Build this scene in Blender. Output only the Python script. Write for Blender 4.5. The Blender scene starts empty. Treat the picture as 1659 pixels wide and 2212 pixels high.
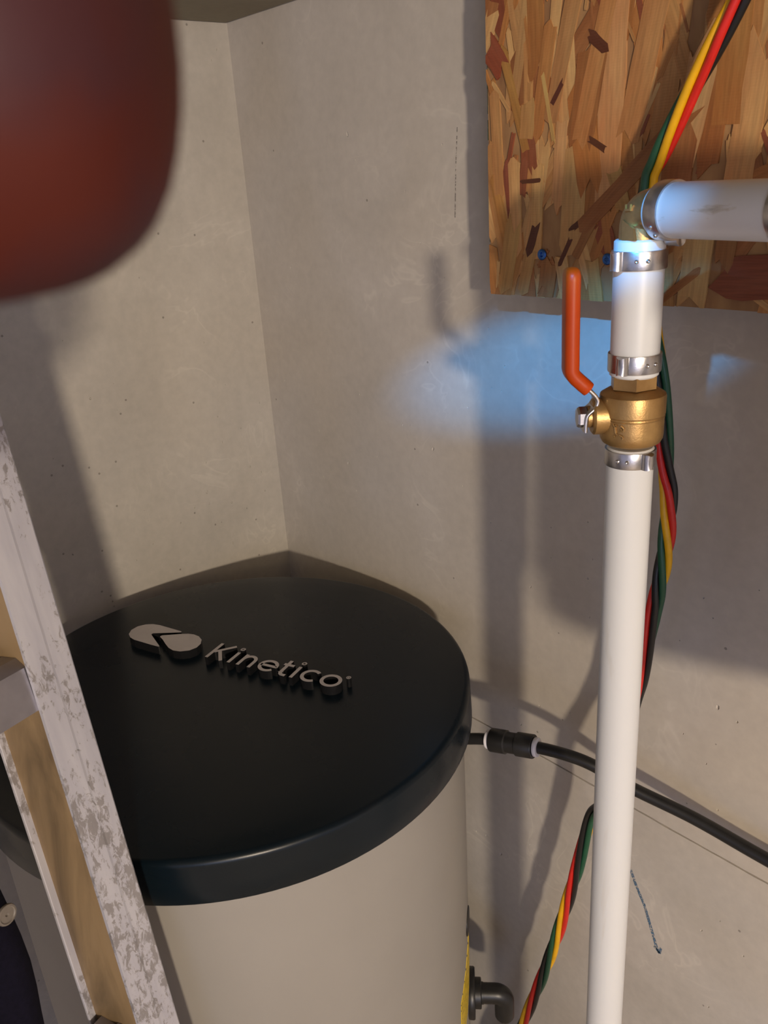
import bpy, bmesh, math, random
from mathutils import Vector, Matrix, Quaternion, Euler
from mathutils import noise as mnoise

scene = bpy.context.scene
col = scene.collection
rnd = random.Random(7)

# ------------------------------------------------------------------ camera
CAM = Vector((0.9395, -0.6074, 1.3555))
CR = Vector((0.6626, 0.7462, -0.0639)).normalized()
CF = Vector((-0.7102, 0.5989, -0.3700)).normalized()
CU = CR.cross(CF).normalized()
CR = CF.cross(CU).normalized()
cam_data = bpy.data.cameras.new('camera')
cam = bpy.data.objects.new('camera', cam_data)
col.objects.link(cam)
M = Matrix((CR, CU, -CF)).transposed().to_4x4()
M.translation = CAM
cam.matrix_world = M
cam_data.sensor_fit = 'HORIZONTAL'
cam_data.sensor_width = 36.0
cam_data.lens = 1819.5 / 1659.0 * 36.0
cam_data.clip_start = 0.001
cam_data.dof.use_dof = True
cam_data.dof.focus_distance = 0.74
cam_data.dof.aperture_fstop = 44.0
scene.camera = cam

# ------------------------------------------------------------------ world, lights, exposure
world = bpy.data.worlds.new('basement_gloom')
scene.world = world
world.use_nodes = True
world.node_tree.nodes['Background'].inputs['Color'].default_value = (0.66, 0.68, 0.98, 1)
world.node_tree.nodes['Background'].inputs['Strength'].default_value = 0.60

def light(name, kind, loc, target, energy, color, **kw):
    d = bpy.data.lights.new(name, kind)
    d.energy = energy
    d.color = color
    for k, v in kw.items():
        setattr(d, k, v)
    o = bpy.data.objects.new(name, d)
    col.objects.link(o)
    o.location = loc
    if target is not None:
        o.rotation_euler = (Vector(target) - Vector(loc)).to_track_quat('-Z', 'Y').to_euler()
    return o

# bare warm bulb across the basement, to the right behind the photographer
light('warm_bulb', 'POINT', (2.4, -1.33, 1.40), None, 134.0, (1.0, 0.83, 0.64), shadow_soft_size=0.045)
# cool headlamp of the photographer, a narrow wide beam onto the wall under the board
hl = light('headlamp', 'SPOT', (0.83, -0.62, 1.56), (0.475, 0.0, 1.188), 32.0, (0.04, 0.40, 1.0),
           shadow_soft_size=0.006, spot_size=math.radians(28), spot_blend=0.95)
hl.scale = (1.0, 0.32, 1.0)
# added cool fill light behind the photographer, no such source seen
light('cool_fill', 'AREA', (2.7, -2.2, 1.05), (0.45, -0.1, 1.0), 9.0, (0.60, 0.70, 1.0),
      shape='RECTANGLE', size=0.7, size_y=1.1)

scene.cycles.max_bounces = 6
scene.cycles.diffuse_bounces = 3
scene.cycles.glossy_bounces = 3
scene.cycles.transparent_max_bounces = 4
scene.view_settings.view_transform = 'Standard'
scene.view_settings.look = 'None'
scene.view_settings.exposure = 0.0
scene.view_settings.gamma = 1.0
scene.view_settings.use_curve_mapping = False

# ------------------------------------------------------------------ material helpers
class NT:
    def __init__(s, name):
        s.m = bpy.data.materials.new(name)
        s.m.use_nodes = True
        s.t = s.m.node_tree
        s.t.nodes.clear()
        s.out = s.t.nodes.new('ShaderNodeOutputMaterial')
        s.b = s.t.nodes.new('ShaderNodeBsdfPrincipled')
        s.t.links.new(s.b.outputs[0], s.out.inputs[0])
    def n(s, typ, **kw):
        nd = s.t.nodes.new(typ)
        for k, v in kw.items():
            setattr(nd, k, v)
        return nd
    def l(s, a, b):
        s.t.links.new(a, b)
    def set(s, **kw):
        for k, v in kw.items():
            s.b.inputs[k.replace('_', ' ')].default_value = v
    def coord(s, kind='Object', scale=(1, 1, 1), rot=(0, 0, 0)):
        tc = s.n('ShaderNodeTexCoord')
        mp = s.n('ShaderNodeMapping')
        mp.inputs['Scale'].default_value = scale
        mp.inputs['Rotation'].default_value = rot
        s.l(tc.outputs[kind], mp.inputs['Vector'])
        return mp.outputs['Vector']
    def noise(s, vec, scale, detail=4, rough=0.55, dist=0.0):
        nd = s.n('ShaderNodeTexNoise')
        nd.inputs['Scale'].default_value = scale
        nd.inputs['Detail'].default_value = detail
        nd.inputs['Roughness'].default_value = rough
        nd.inputs['Distortion'].default_value = dist
        s.l(vec, nd.inputs['Vector'])
        return nd.outputs['Fac']
    def ramp(s, fac, stops, interp='LINEAR'):
        nd = s.n('ShaderNodeValToRGB')
        nd.color_ramp.interpolation = interp
        cr = nd.color_ramp
        while len(cr.elements) < len(stops):
            cr.elements.new(0.5)
        for e, (p, c) in zip(cr.elements, stops):
            e.position = p
            e.color = c if len(c) == 4 else (*c, 1)
        s.l(fac, nd.inputs['Fac'])
        return nd.outputs['Color']
    def mix(s, fac, a, b, mode='MIX'):
        nd = s.n('ShaderNodeMix', data_type='RGBA', blend_type=mode)
        for sock, val in ((nd.inputs[0], fac), (nd.inputs[6], a), (nd.inputs[7], b)):
            if hasattr(val, 'is_linked') or hasattr(val, 'links'):
                s.l(val, sock)
            elif isinstance(val, (int, float)):
                sock.default_value = val
            else:
                sock.default_value = (*val, 1) if len(val) == 3 else val
        return nd.outputs[2]
    def math(s, op, a, b=0.0):
        nd = s.n('ShaderNodeMath', operation=op)
        for i, v in enumerate((a, b)):
            if isinstance(v, (int, float)):
                nd.inputs[i].default_value = v
            else:
                s.l(v, nd.inputs[i])
        return nd.outputs[0]
    def bump(s, h, strength=0.3, dist=0.002):
        nd = s.n('ShaderNodeBump')
        nd.inputs['Strength'].default_value = strength
        nd.inputs['Distance'].default_value = dist
        s.l(h, nd.inputs['Height'])
        s.l(nd.outputs['Normal'], s.b.inputs['Normal'])

def simple(name, color, rough=0.5, metal=0.0, vary=0.12, scale=60.0, bump=0.0, spec=0.5, **kw):
    k = NT(name)
    v = k.coord()
    f = k.noise(v, scale, 3)
    lo = tuple(max(0, c * (1 - vary)) for c in color)
    hi = tuple(min(1, c * (1 + vary)) for c in color)
    k.l(k.ramp(f, [(0.3, lo), (0.7, hi)]), k.b.inputs['Base Color'])
    k.set(Roughness=rough, Metallic=metal)
    k.b.inputs['Specular IOR Level'].default_value = spec
    if bump:
        k.bump(k.noise(v, scale * 4, 3), bump, 0.001)
    for a, b in kw.items():
        k.b.inputs[a.replace('_', ' ')].default_value = b
    return k.m

def concrete(name, c_lo, c_hi, c_warm, vein=0.5):
    k = NT(name)
    v = k.coord()
    big = k.noise(v, 4.5, 3, 0.6, 0.4)
    base = k.ramp(big, [(0.28, c_lo), (0.72, c_hi)])
    warm = k.ramp(k.noise(v, 3.0, 2, 0.5), [(0.45, (0, 0, 0)), (0.75, (1, 1, 1))])
    base = k.mix(k.math('MULTIPLY', warm, 0.55), base, c_warm)
    fine = k.noise(v, 90, 2, 0.6)
    base = k.mix(0.10, base, k.ramp(fine, [(0.3, (0.30, 0.28, 0.25)), (0.7, (0.74, 0.71, 0.66))]), 'OVERLAY')
    # pale wispy lime veins
    vn = k.noise(v, 11, 3, 0.62, 1.2)
    band = k.math('SUBTRACT', 1.0, k.math('MULTIPLY', k.math('ABSOLUTE', k.math('SUBTRACT', vn, 0.5)), 38))
    band = k.math('MAXIMUM', band, 0.0)
    msk = k.ramp(big, [(0.5, (0, 0, 0)), (0.62, (1, 1, 1))])
    base = k.mix(k.math('MULTIPLY', k.math('MULTIPLY', band, msk), vein * 0.6), base, (0.74, 0.69, 0.60))
    # small dark specks, shade of tiny pits put in as colour
    vo = k.n('ShaderNodeTexVoronoi')
    vo.inputs['Scale'].default_value = 75
    k.l(v, vo.inputs['Vector'])
    rc = k.n('ShaderNodeSeparateColor')
    k.l(vo.outputs['Color'], rc.inputs['Color'])
    few = k.math('GREATER_THAN', rc.outputs[0], 0.965)
    spot = k.math('MULTIPLY', k.math('LESS_THAN', vo.outputs['Distance'], 0.10), few)
    base = k.mix(k.math('MULTIPLY', spot, 0.55), base, (0.10, 0.085, 0.07))
    k.l(base, k.b.inputs['Base Color'])
    k.set(Roughness=0.82)
    k.b.inputs['Specular IOR Level'].default_value = 0.25
    h = k.noise(v, 40, 2)
    k.bump(h, 0.15, 0.0013)
    return k.m

MAT = {}
MAT['wall_left'] = concrete('concrete_left', (0.40, 0.375, 0.335), (0.52, 0.49, 0.44), (0.50, 0.45, 0.37), 0.35)
MAT['wall_right'] = concrete('concrete_right', (0.45, 0.42, 0.375), (0.555, 0.52, 0.475), (0.545, 0.47, 0.36), 0.5)
MAT['floor'] = concrete('concrete_floor', (0.33, 0.28, 0.22), (0.42, 0.36, 0.29), (0.42, 0.33, 0.23), 0.2)
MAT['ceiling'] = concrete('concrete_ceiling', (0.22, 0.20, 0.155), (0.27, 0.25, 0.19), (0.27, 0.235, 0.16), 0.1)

# ------------------------------------------------------------------ mesh helpers
def new_obj(name, me, mat=None, parent=None):
    o = bpy.data.objects.new(name, me)
    col.objects.link(o)
    if mat is not None:
        me.materials.append(mat)
    if parent is not None:
        o.parent = parent
    return o

def from_bm(name, bm, mat=None, parent=None, smooth=True, angle=40):
    me = bpy.data.meshes.new(name)
    bmesh.ops.recalc_face_normals(bm, faces=bm.faces)
    if smooth:
        for f in bm.faces:
            f.smooth = True
        lim = math.radians(angle)
        for e in bm.edges:
            if len(e.link_faces) == 2 and e.calc_face_angle(0) > lim:
                e.smooth = False
    bm.to_mesh(me)
    bm.free()
    return new_obj(name, me, mat, parent)

def empty(name, loc=(0, 0, 0)):
    o = bpy.data.objects.new(name, None)
    o.empty_display_size = 0.05
    col.objects.link(o)
    o.location = loc
    return o

def tag(o, label=None, cat=None, group=None, kind=None):
    if label: o['label'] = label
    if cat: o['category'] = cat
    if group: o['group'] = group
    if kind: o['kind'] = kind
    return o

def lathe(bm, profile, mat4=Matrix(), segs=48, cap=True):
    """profile: list of (r, z) ; revolve about local z, then transform"""
    rings = []
    for r, z in profile:
        ring = []
        for i in range(segs):
            a = 2 * math.pi * i / segs
            ring.append(bm.verts.new(mat4 @ Vector((r * math.cos(a), r * math.sin(a), z))))
        rings.append(ring)
    for a, b in zip(rings[:-1], rings[1:]):
        for i in range(segs):
            j = (i + 1) % segs
            bm.faces.new((a[i], a[j], b[j], b[i]))
    if cap:
        bm.faces.new(list(reversed(rings[0])))
        bm.faces.new(rings[-1])
    return bm

def smooth_path(pts, n=8):
    """Catmull-Rom through points"""
    P = [Vector(p) for p in pts]
    P = [P[0] * 2 - P[1]] + P + [P[-1] * 2 - P[-2]]
    out = []
    for i in range(1, len(P) - 2):
        p0, p1, p2, p3 = P[i - 1:i + 3]
        for k in range(n):
            t = k / n
            out.append(0.5 * ((2 * p1) + (p2 - p0) * t + (2 * p0 - 5 * p1 + 4 * p2 - p3) * t * t + (3 * p1 - p0 - 3 * p2 + p3) * t ** 3))
    out.append(P[-2])
    return out

def sweep(bm, path, section, up=Vector((0, 0, 1)), radii=None, closed_section=True, cap=True):
    """sweep a section (list of (u,v)) along a path with parallel transport"""
    rings = []
    n = len(path)
    nrm = None
    for i in range(n):
        t = (path[min(i + 1, n - 1)] - path[max(i - 1, 0)]).normalized()
        if nrm is None:
            ref = up if abs(t.dot(up)) < 0.9 else Vector((1, 0, 0))
            nrm = (ref - t * ref.dot(t)).normalized()
        else:
            nrm = (nrm - t * nrm.dot(t)).normalized()
        bn = t.cross(nrm)
        s = radii[i] if radii else 1.0
        rings.append([bm.verts.new(path[i] + (nrm * u + bn * v) * s) for u, v in section])
    m = len(section)
    for a, b in zip(rings[:-1], rings[1:]):
        for i in range(m):
            j = (i + 1) % m
            bm.faces.new((a[i], a[j], b[j], b[i]))
    if cap:
        bm.faces.new(list(reversed(rings[0])))
        bm.faces.new(rings[-1])
    return bm

def circle(r, n=16):
    return [(r * math.cos(2 * math.pi * i / n), r * math.sin(2 * math.pi * i / n)) for i in range(n)]

def rrect(w, h, r, n=4):
    out = []
    for cx, cy, a0 in ((w / 2 - r, h / 2 - r, 0), (-w / 2 + r, h / 2 - r, 90), (-w / 2 + r, -h / 2 + r, 180), (w / 2 - r, -h / 2 + r, 270)):
        for i in range(n + 1):
            a = math.radians(a0 + 90 * i / n)
            out.append((cx + r * math.cos(a), cy + r * math.sin(a)))
    return out

def frame(origin, xdir, ydir, zdir):
    m = Matrix((Vector(xdir), Vector(ydir), Vector(zdir))).transposed().to_4x4()
    m.translation = Vector(origin)
    return m

def axis_frame(origin, zdir, xhint=(0, 0, 1)):
    z = Vector(zdir).normalized()
    xh = Vector(xhint)
    if abs(z.dot(xh)) > 0.95:
        xh = Vector((1, 0, 0))
    x = (xh - z * xh.dot(z)).normalized()
    return frame(origin, x, z.cross(x), z)

def box(bm, lo, hi, mat4=Matrix(), bevel=0.0, segs=2):
    r = bmesh.ops.create_cube(bm, size=1.0)
    vs = r['verts']
    for v in vs:
        v.co = Vector([(lo[i] + hi[i]) / 2 + v.co[i] * (hi[i] - lo[i]) for i in range(3)])
    if bevel:
        es = list({e for v in vs for e in v.link_edges})
        rb = bmesh.ops.bevel(bm, geom=es, offset=bevel, segments=segs, affect='EDGES', profile=0.5)
        vs = list({v for v in vs if v.is_valid} | set(rb['verts']))
    bmesh.ops.transform(bm, matrix=mat4, verts=vs)
    return bm

def prism(bm, outline, z0, z1, mat4=Matrix()):
    a = [bm.verts.new(mat4 @ Vector((x, y, z0))) for x, y in outline]
    b = [bm.verts.new(mat4 @ Vector((x, y, z1))) for x, y in outline]
    n = len(a)
    bm.faces.new(list(reversed(a)))
    top = bm.faces.new(b)
    for i in range(n):
        j = (i + 1) % n
        bm.faces.new((a[i], a[j], b[j], b[i]))
    return top

def boolean_cut(obj, cutter_bm):
    me = bpy.data.meshes.new('cutter')
    bmesh.ops.recalc_face_normals(cutter_bm, faces=cutter_bm.faces)
    cutter_bm.to_mesh(me)
    cutter_bm.free()
    co = bpy.data.objects.new('cutter', me)
    col.objects.link(co)
    md = obj.modifiers.new('cut', 'BOOLEAN')
    md.operation = 'DIFFERENCE'
    md.solver = 'EXACT'
    md.use_self = True
    md.object = co
    dg = bpy.context.evaluated_depsgraph_get()
    dg.update()
    new = bpy.data.meshes.new_from_object(obj.evaluated_get(dg))
    old = obj.data
    obj.modifiers.clear()
    obj.data = new
    bpy.data.objects.remove(co)
    bpy.data.meshes.remove(me)
    bpy.data.meshes.remove(old)

# ------------------------------------------------------------------ the setting
# bug holes in the cast concrete: (along wall, height, radius)
PIT_R = [(0.2021, 1.3978, 0.00216), (0.2126, 1.3728, 0.00096), (0.2855, 1.34, 0.00115), (0.3391, 1.379, 0.00107), (0.3039, 1.2911, 0.00092), (0.0773, 1.2605, 0.00111), (0.2573, 1.3334, 0.00071), (0.2621, 1.0962, 0.00129), (0.2736, 1.0981, 0.00102), (0.1901, 1.1209, 0.00135), (0.1573, 1.0298, 0.002), (0.3087, 1.077, 0.00201), (0.1693, 0.996, 0.00086), (0.0383, 1.1177, 0.0015), (0.3813, 1.2008, 0.00112), (0.3924, 1.2137, 0.00111), (0.4121, 1.1794, 0.0011), (0.3952, 1.1564, 0.00091), (0.6512, 0.9074, 0.00182), (0.6694, 0.901, 0.00139), (0.6213, 0.8643, 0.00106), (0.6456, 0.844, 0.00105), (0.4437, 0.9549, 0.00143), (0.5133, 0.9872, 0.0011), (0.5178, 1.0091, 0.00087), (0.5115, 1.0451, 0.00086), (0.4689, 1.0279, 0.0009), (0.4077, 1.1549, 0.0009), (0.4541, 1.1437, 0.00087), (0.3908, 1.0128, 0.00097), (0.4045, 0.9956, 0.00072), (0.4693, 0.9957, 0.00069), (0.6397, 0.9916, 0.00098), (0.6112, 0.9583, 0.00082), (0.6756, 1.0301, 0.00074), (0.63, 1.0071, 0.00078), (0.6305, 0.7903, 0.00109), (0.6605, 0.8006, 0.00105), (0.4559, 0.8157, 0.00125), (0.4301, 0.7788, 0.00129), (0.4202, 0.7956, 0.00103), (0.4866, 0.813, 0.00097), (0.3975, 0.5707, 0.002), (0.3734, 0.5841, 0.00116), (0.4433, 0.6157, 0.00109), (0.6738, 0.6755, 0.00088), (0.6569, 0.6501, 0.00091), (0.6991, 0.6513, 0.00109), (0.6719, 0.5584, 0.00117), (0.4954, 0.8262, 0.00097), (0.5751, 0.6693, 0.00096), (0.2444, 1.2359, 0.00074), (0.0972, 1.2004, 0.00112), (0.1043, 0.9999, 0.0009), (0.2039, 0.9493, 0.00085), (0.1039, 1.0619, 0.00117), (0.1556, 1.1671, 0.00109), (0.3358, 1.2588, 0.00068), (0.3622, 1.1318, 0.00094), (0.3522, 1.0442, 0.00099)]
PIT_L = [(-0.2426, 1.1403, 0.00159), (-0.1141, 0.9878, 0.00172), (-0.0804, 0.9633, 0.00148), (-0.045, 1.004, 0.00149), (-0.0585, 0.9478, 0.00131), (-0.1133, 0.9713, 0.00122), (-0.0831, 1.0823, 0.00109), (-0.0816, 1.0477, 0.00111), (-0.1579, 0.9581, 0.00128), (-0.1092, 1.0266, 0.00109), (-0.0998, 0.9406, 0.00104), (-0.1352, 0.9722, 0.001), (-0.2644, 0.8803, 0.00115), (-0.2299, 0.884, 0.00117), (-0.2648, 0.8874, 0.00144), (-0.3001, 0.9637, 0.0011), (-0.087, 0.9058, 0.00126), (-0.0266, 0.964, 0.00119), (-0.0184, 1.0865, 0.00103), (-0.0515, 1.0593, 0.00102), (-0.0878, 1.1782, 0.00102), (-0.018, 1.5023, 0.00106), (-0.0268, 1.4906, 0.00079), (-0.1998, 0.9431, 0.00088), (-0.2246, 0.9294, 0.00087), (-0.1589, 1.2647, 0.00107)]

def pit(bm, c, r, n):
    """squashed ball cutter at a point on a wall; n = wall normal axis index"""
    m = Matrix.Translation(c)
    s = [r * rnd.uniform(0.8, 1.15), r * rnd.uniform(0.8, 1.15), r * rnd.uniform(1.0, 1.7)]
    s[n] = r * 1.3
    m = m @ Matrix.Rotation(rnd.uniform(-0.4, 0.4), 4, 'X' if n == 0 else 'Y') @ Matrix.Diagonal((*s, 1))
    bmesh.ops.create_icosphere(bm, subdivisions=1, radius=1.0, matrix=m)

SEAM_Z = 0.752
bm = bmesh.new()
box(bm, (0, 0, 0), (2.8, 0.2, 2.5))
wall_right = from_bm('wall_right', bm, MAT['wall_right'], smooth=False)
cut = bmesh.new()
for x, z, r in PIT_R:
    if abs(z - SEAM_Z) > 0.012:
        pit(cut, (x, 0, z), r, 1)
taken = [(x, z) for x, z, r in PIT_R]
for i in range(70):
    x, z = rnd.uniform(0.02, 1.0), rnd.uniform(0.3, 1.24)
    if abs(z - SEAM_Z) < 0.02 or any(math.hypot(x - a, z - b) < 0.008 for a, b in taken):
        continue
    taken.append((x, z))
    pit(cut, (x, 0, z), rnd.uniform(0.0004, 0.0009), 1)
# the form seam: a ragged shallow groove
path = []
x = -0.005
while x < 2.81:
    path.append((x, SEAM_Z - 0.006 * (x - 0.35) + 0.0007 * mnoise.noise((x * 30, 0, 0)) + 0.0004 * mnoise.noise((x * 160, 3, 0)),
                 0.0012 + 0.0009 * abs(mnoise.noise((x * 45, 7, 0)))))
    x += 0.008 if x < 0.8 else 0.1
rings = []
for x, z, h in path:
    rings.append([cut.verts.new((x, y, zz)) for y, zz in ((-0.004, z - h), (-0.004, z + h), (0.0022, z + h * 0.6), (0.0022, z - h * 0.6))])
for a, b in zip(rings[:-1], rings[1:]):
    for i in range(4):
        j = (i + 1) % 4
        cut.faces.new((a[i], a[j], b[j], b[i]))
cut.faces.new(rings[0]); cut.faces.new(list(reversed(rings[-1])))
boolean_cut(wall_right, cut)
tag(wall_right, 'grey cast concrete basement wall behind the white pipe', kind='structure')

bm = bmesh.new()
box(bm, (-0.2, -2.8, 0), (0, 0.2, 2.5))
wall_left = from_bm('wall_left', bm, MAT['wall_left'], smooth=False)
cut = bmesh.new()
for y, z, r in PIT_L:
    pit(cut, (0, y, z), r, 0)
taken = [(y, z) for y, z, r in PIT_L]
for i in range(45):
    y, z = rnd.uniform(-0.5, -0.02), rnd.uniform(0.5, 1.5)
    if any(math.hypot(y - a, z - b) < 0.008 for a, b in taken):
        continue
    taken.append((y, z))
    pit(cut, (0, y, z), rnd.uniform(0.0004, 0.0008), 0)
boolean_cut(wall_left, cut)
tag(wall_left, 'pale smooth concrete basement wall left of the corner', kind='structure')

bm = bmesh.new()
box(bm, (-0.2, -2.8, -0.1), (2.8, 0.2, 0))
tag(from_bm('floor', bm, MAT['floor'], smooth=False), 'brown grey concrete basement floor', kind='structure')

# low concrete beam overhead along the left wall, its underside seen at the top of the corner
bm = bmesh.new()
box(bm, (0, -2.8, 1.529), (0.30, 0, 1.75), bevel=0.004)
box(bm, (0.29, -2.8, 1.70), (2.8, 0, 1.78))
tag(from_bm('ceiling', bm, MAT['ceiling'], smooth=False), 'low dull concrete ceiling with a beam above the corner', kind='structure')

# blue crayon arrow and a pencil line on the right wall
def stroke(bm, pts, w, y=-0.0003):
    for (x0, z0), (x1, z1) in zip(pts[:-1], pts[1:]):
        d = Vector((x1 - x0, 0, z1 - z0)).normalized()
        s = Vector((d.z, 0, -d.x)) * w / 2
        a, b = Vector((x0, y, z0)), Vector((x1, y, z1))
        lo = [bm.verts.new(p) for p in (a - s, b - s, b + s, a + s)]
        hi = [bm.verts.new(p.co + Vector((0, 0.0002, 0))) for p in lo]
        bm.faces.new(lo); bm.faces.new(list(reversed(hi)))
        for i in range(4):
            j = (i + 1) % 4
            bm.faces.new((lo[i], hi[i], hi[j], lo[j]))

def worn(name, color, cover):
    k = NT(name)
    v = k.coord()
    k.set(Roughness=0.8, Base_Color=(*color, 1))
    tr = k.n('ShaderNodeBsdfTransparent')
    mx = k.n('ShaderNodeMixShader')
    f = k.ramp(k.noise(v, 420, 3, 0.7), [(cover - 0.07, (1, 1, 1)), (cover + 0.07, (0, 0, 0))])
    k.l(f, mx.inputs[0]); k.l(tr.outputs[0], mx.inputs[1]); k.l(k.b.outputs[0], mx.inputs[2])
    k.l(mx.outputs[0], k.out.inputs[0])
    return k.m

bm = bmesh.new()
stroke(bm, [(0.5761, 0.6713), (0.5841, 0.6538), (0.5944, 0.6361), (0.6028, 0.6136), (0.6113, 0.5911), (0.6150, 0.5850)], 0.0034)
stroke(bm, [(0.6088, 0.5900), (0.6155, 0.5848)], 0.0028)
stroke(bm, [(0.6165, 0.5935), (0.6155, 0.5848)], 0.0024)
o = from_bm('crayon_arrow', bm, worn('blue_crayon', (0.10, 0.19, 0.30), 0.49), wall_right, smooth=False)
o['label'] = 'small blue crayon arrow drawn on the concrete'
bm = bmesh.new()
stroke(bm, [(0.3592, 1.3919), (0.3562, 1.363), (0.3529, 1.3146)], 0.0008)
o = from_bm('pencil_line', bm, worn('pencil', (0.20, 0.18, 0.16), 0.46), wall_right, smooth=False)

# ------------------------------------------------------------------ brine tank
TC = Vector((0.2799, -0.2680, 0))
LID_TOP = 0.900
k = NT('tank_plastic')
v = k.coord()
k.l(k.ramp(k.noise(v, 7, 3), [(0.3, (0.275, 0.258, 0.232)), (0.7, (0.30, 0.283, 0.256))]), k.b.inputs['Base Color'])
k.set(Roughness=0.48)
k.bump(k.noise(v, 500, 2), 0.05, 0.0005)
MAT['tank'] = k.m

k = NT('lid_plastic')
v = k.coord()
dust = k.ramp(k.noise(v, 7, 5, 0.6, 0.7), [(0.50, (0, 0, 0)), (0.80, (1, 1, 1))])
k.l(k.mix(k.math('MULTIPLY', dust, 0.45), (0.0025, 0.0070, 0.0115), (0.006, 0.011, 0.014)), k.b.inputs['Base Color'])
fine = k.noise(v, 900, 2)
k.l(k.ramp(k.noise(v, 12, 4), [(0.3, (0.24, 0.24, 0.24)), (0.7, (0.34, 0.34, 0.34))]), k.b.inputs['Roughness'])
k.bump(fine, 0.04, 0.0004)
k.b.inputs['IOR'].default_value = 1.36
MAT['lid'] = k.m

tank = tag(empty('brine_tank', TC), 'beige round brine tank with black domed lid and raised silver lettering', 'tank')
bm = bmesh.new()
lathe(bm, [(0.214, 0.0), (0.220, 0.006), (0.2235, 0.03), (0.2265, 0.35), (0.2305, 0.70), (0.2315, 0.862)], segs=96)
from_bm('tank_body', bm, MAT['tank'], tank)
bm = bmesh.new()
prof = [(0.2330, 0.8560), (0.2395, 0.8560), (0.2402, 0.8575), (0.2398, 0.8720), (0.2392, 0.8905)]
for i in range(1, 9):
    a = math.radians(90 * i / 8)
    prof.append((0.2335 + 0.0057 * math.cos(a), 0.8905 + 0.0062 * math.sin(a)))
prof += [(0.225, 0.8975), (0.215, 0.8985), (0.18, 0.8995), (0.10, 0.9000), (0.02, 0.9001), (0.001, 0.9001)]
lathe(bm, prof, segs=128)
lid = from_bm('lid', bm, MAT['lid'], tank, angle=60)

# raised emblem and lettering on the lid
MAT['letter_top'] = simple('letter_silver', (0.50, 0.47, 0.47), 0.38, 0.35, 0.04)
MAT['letter_side'] = simple('letter_black_gloss', (0.015, 0.015, 0.016), 0.22, 0.3, 0.1)
LO = Vector((0.2386, -0.2698))
LE = Vector((0.9319, 0.3628)).normalized()
LN = Vector((-LE.y, LE.x))
LH = 0.0100
lidm = Matrix(((LE.x, LN.x, 0, LO.x - TC.x), (LE.y, LN.y, 0, LO.y - TC.y), (0, 0, 1, 0.8995), (0, 0, 0, 1)))

def two_tone(o):
    o.data.materials.clear()
    o.data.materials.append(MAT['letter_top'])
    o.data.materials.append(MAT['letter_side'])
    for f in o.data.polygons:
        f.material_index = 0 if f.normal.z > 0.7 else 1

def stroke_poly(pts, w, closed=False):
    """outline polygon(s) of a monoline stroke in mm"""
    P = [Vector(p) for p in pts]
    n = len(P)
    L, R = [], []
    for i in range(n):
        if closed:
            t = (P[(i + 1) % n] - P[i - 1]).normalized()
            s = 1.0
        elif i == 0:
            t = (P[1] - P[0]).normalized(); s = 1.0
        elif i == n - 1:
            t = (P[-1] - P[-2]).normalized(); s = 1.0
        else:
            t0, t1 = (P[i] - P[i - 1]).normalized(), (P[i + 1] - P[i]).normalized()
            t = (t0 + t1).normalized(); s = 1 / max(0.5, t.dot(t0))
        nn = Vector((-t.y, t.x)) * (w / 2 * s)
        L.append(P[i] + nn); R.append(P[i] - nn)
    return L, R

def glyph(name, strokes, w=3.7, bevel=0.0):
    bm = bmesh.new()
    for si, (pts, closed) in enumerate(strokes):
        z1 = LH - si * 0.00004
        L, R = stroke_poly(pts, w, closed)
        def V(p, z): return bm.verts.new(lidm @ Vector((p.x / 1000, p.y / 1000, z)))
        n = len(L)
        lt, rt = [V(p, z1) for p in L], [V(p, z1) for p in R]
        lb, rb = [V(p, 0) for p in L], [V(p, 0) for p in R]
        m = n if closed else n - 1
        for i in range(m):
            j = (i + 1) % n
            bm.faces.new((rt[i], rt[j], lt[j], lt[i]))
            bm.faces.new((lb[i], lb[j], rb[j], rb[i]))
            bm.faces.new((lt[i], lt[j], lb[j], lb[i]))
            bm.faces.new((rb[i], rb[j], rt[j], rt[i]))
        if not closed:
            bm.faces.new((lt[0], lb[0], rb[0], rt[0]))
            bm.faces.new((lt[-1], rt[-1], rb[-1], lb[-1]))
    o = from_bm(name, bm, None, lid, smooth=False)
    two_tone(o)
    return o

def arc(cx, cy, rx, ry, a0, a1, n=20):
    return [(cx + rx * math.cos(math.radians(a0 + (a1 - a0) * i / n)), cy + ry * math.sin(math.radians(a0 + (a1 - a0) * i / n))) for i in range(n + 1)]

def ring(cx, cy, rx, ry, n=28):
    return arc(cx, cy, rx, ry, 0, 360 * (n - 1) / n, n - 1)

glyph('letter', [([(1.6, 0), (1.6, 28.6)], False), ([(19.5, 28.6), (3.0, 12.0)], False), ([(7.2, 16.0), (19.8, 0)], False)])
for bx in (29.3, 104.4):
    glyph('letter', [([(bx, 0), (bx, 20)], False), (ring(bx, 26.4, 0.95, 0.95, 14), True)])
glyph('letter', [([(40.6, 0), (40.6, 20)], False), ([(40.6, 11.5)] + arc(47.6, 11.5, 6.6, 7.0, 172, 0, 14) + [(54.2, 0)], False)])
glyph('letter', [([(62.9, 10.2), (81.0, 10.2)] + arc(72.0, 10.0, 9.1, 8.4, 2, 322, 26), False)])
glyph('letter', [([(90.0, 26.2), (90.0, 5.4)] + arc(94.2, 5.4, 4.2, 4.3, 180, 275, 8) + [(97.5, 1.1)], False), ([(85.6, 18.6), (97.5, 18.6)], False)])
glyph('letter', [(arc(122.0, 10.0, 9.0, 8.6, 48, 312, 24), False)])
glyph('letter', [(ring(144.6, 10.0, 9.3, 8.6), True)])
o = glyph('registered_mark', [(ring(158.2, 20.8, 2.0, 2.0, 16), True), (ring(158.2, 20.8, 0.5, 0.5, 10), True)], 1.0)
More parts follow.
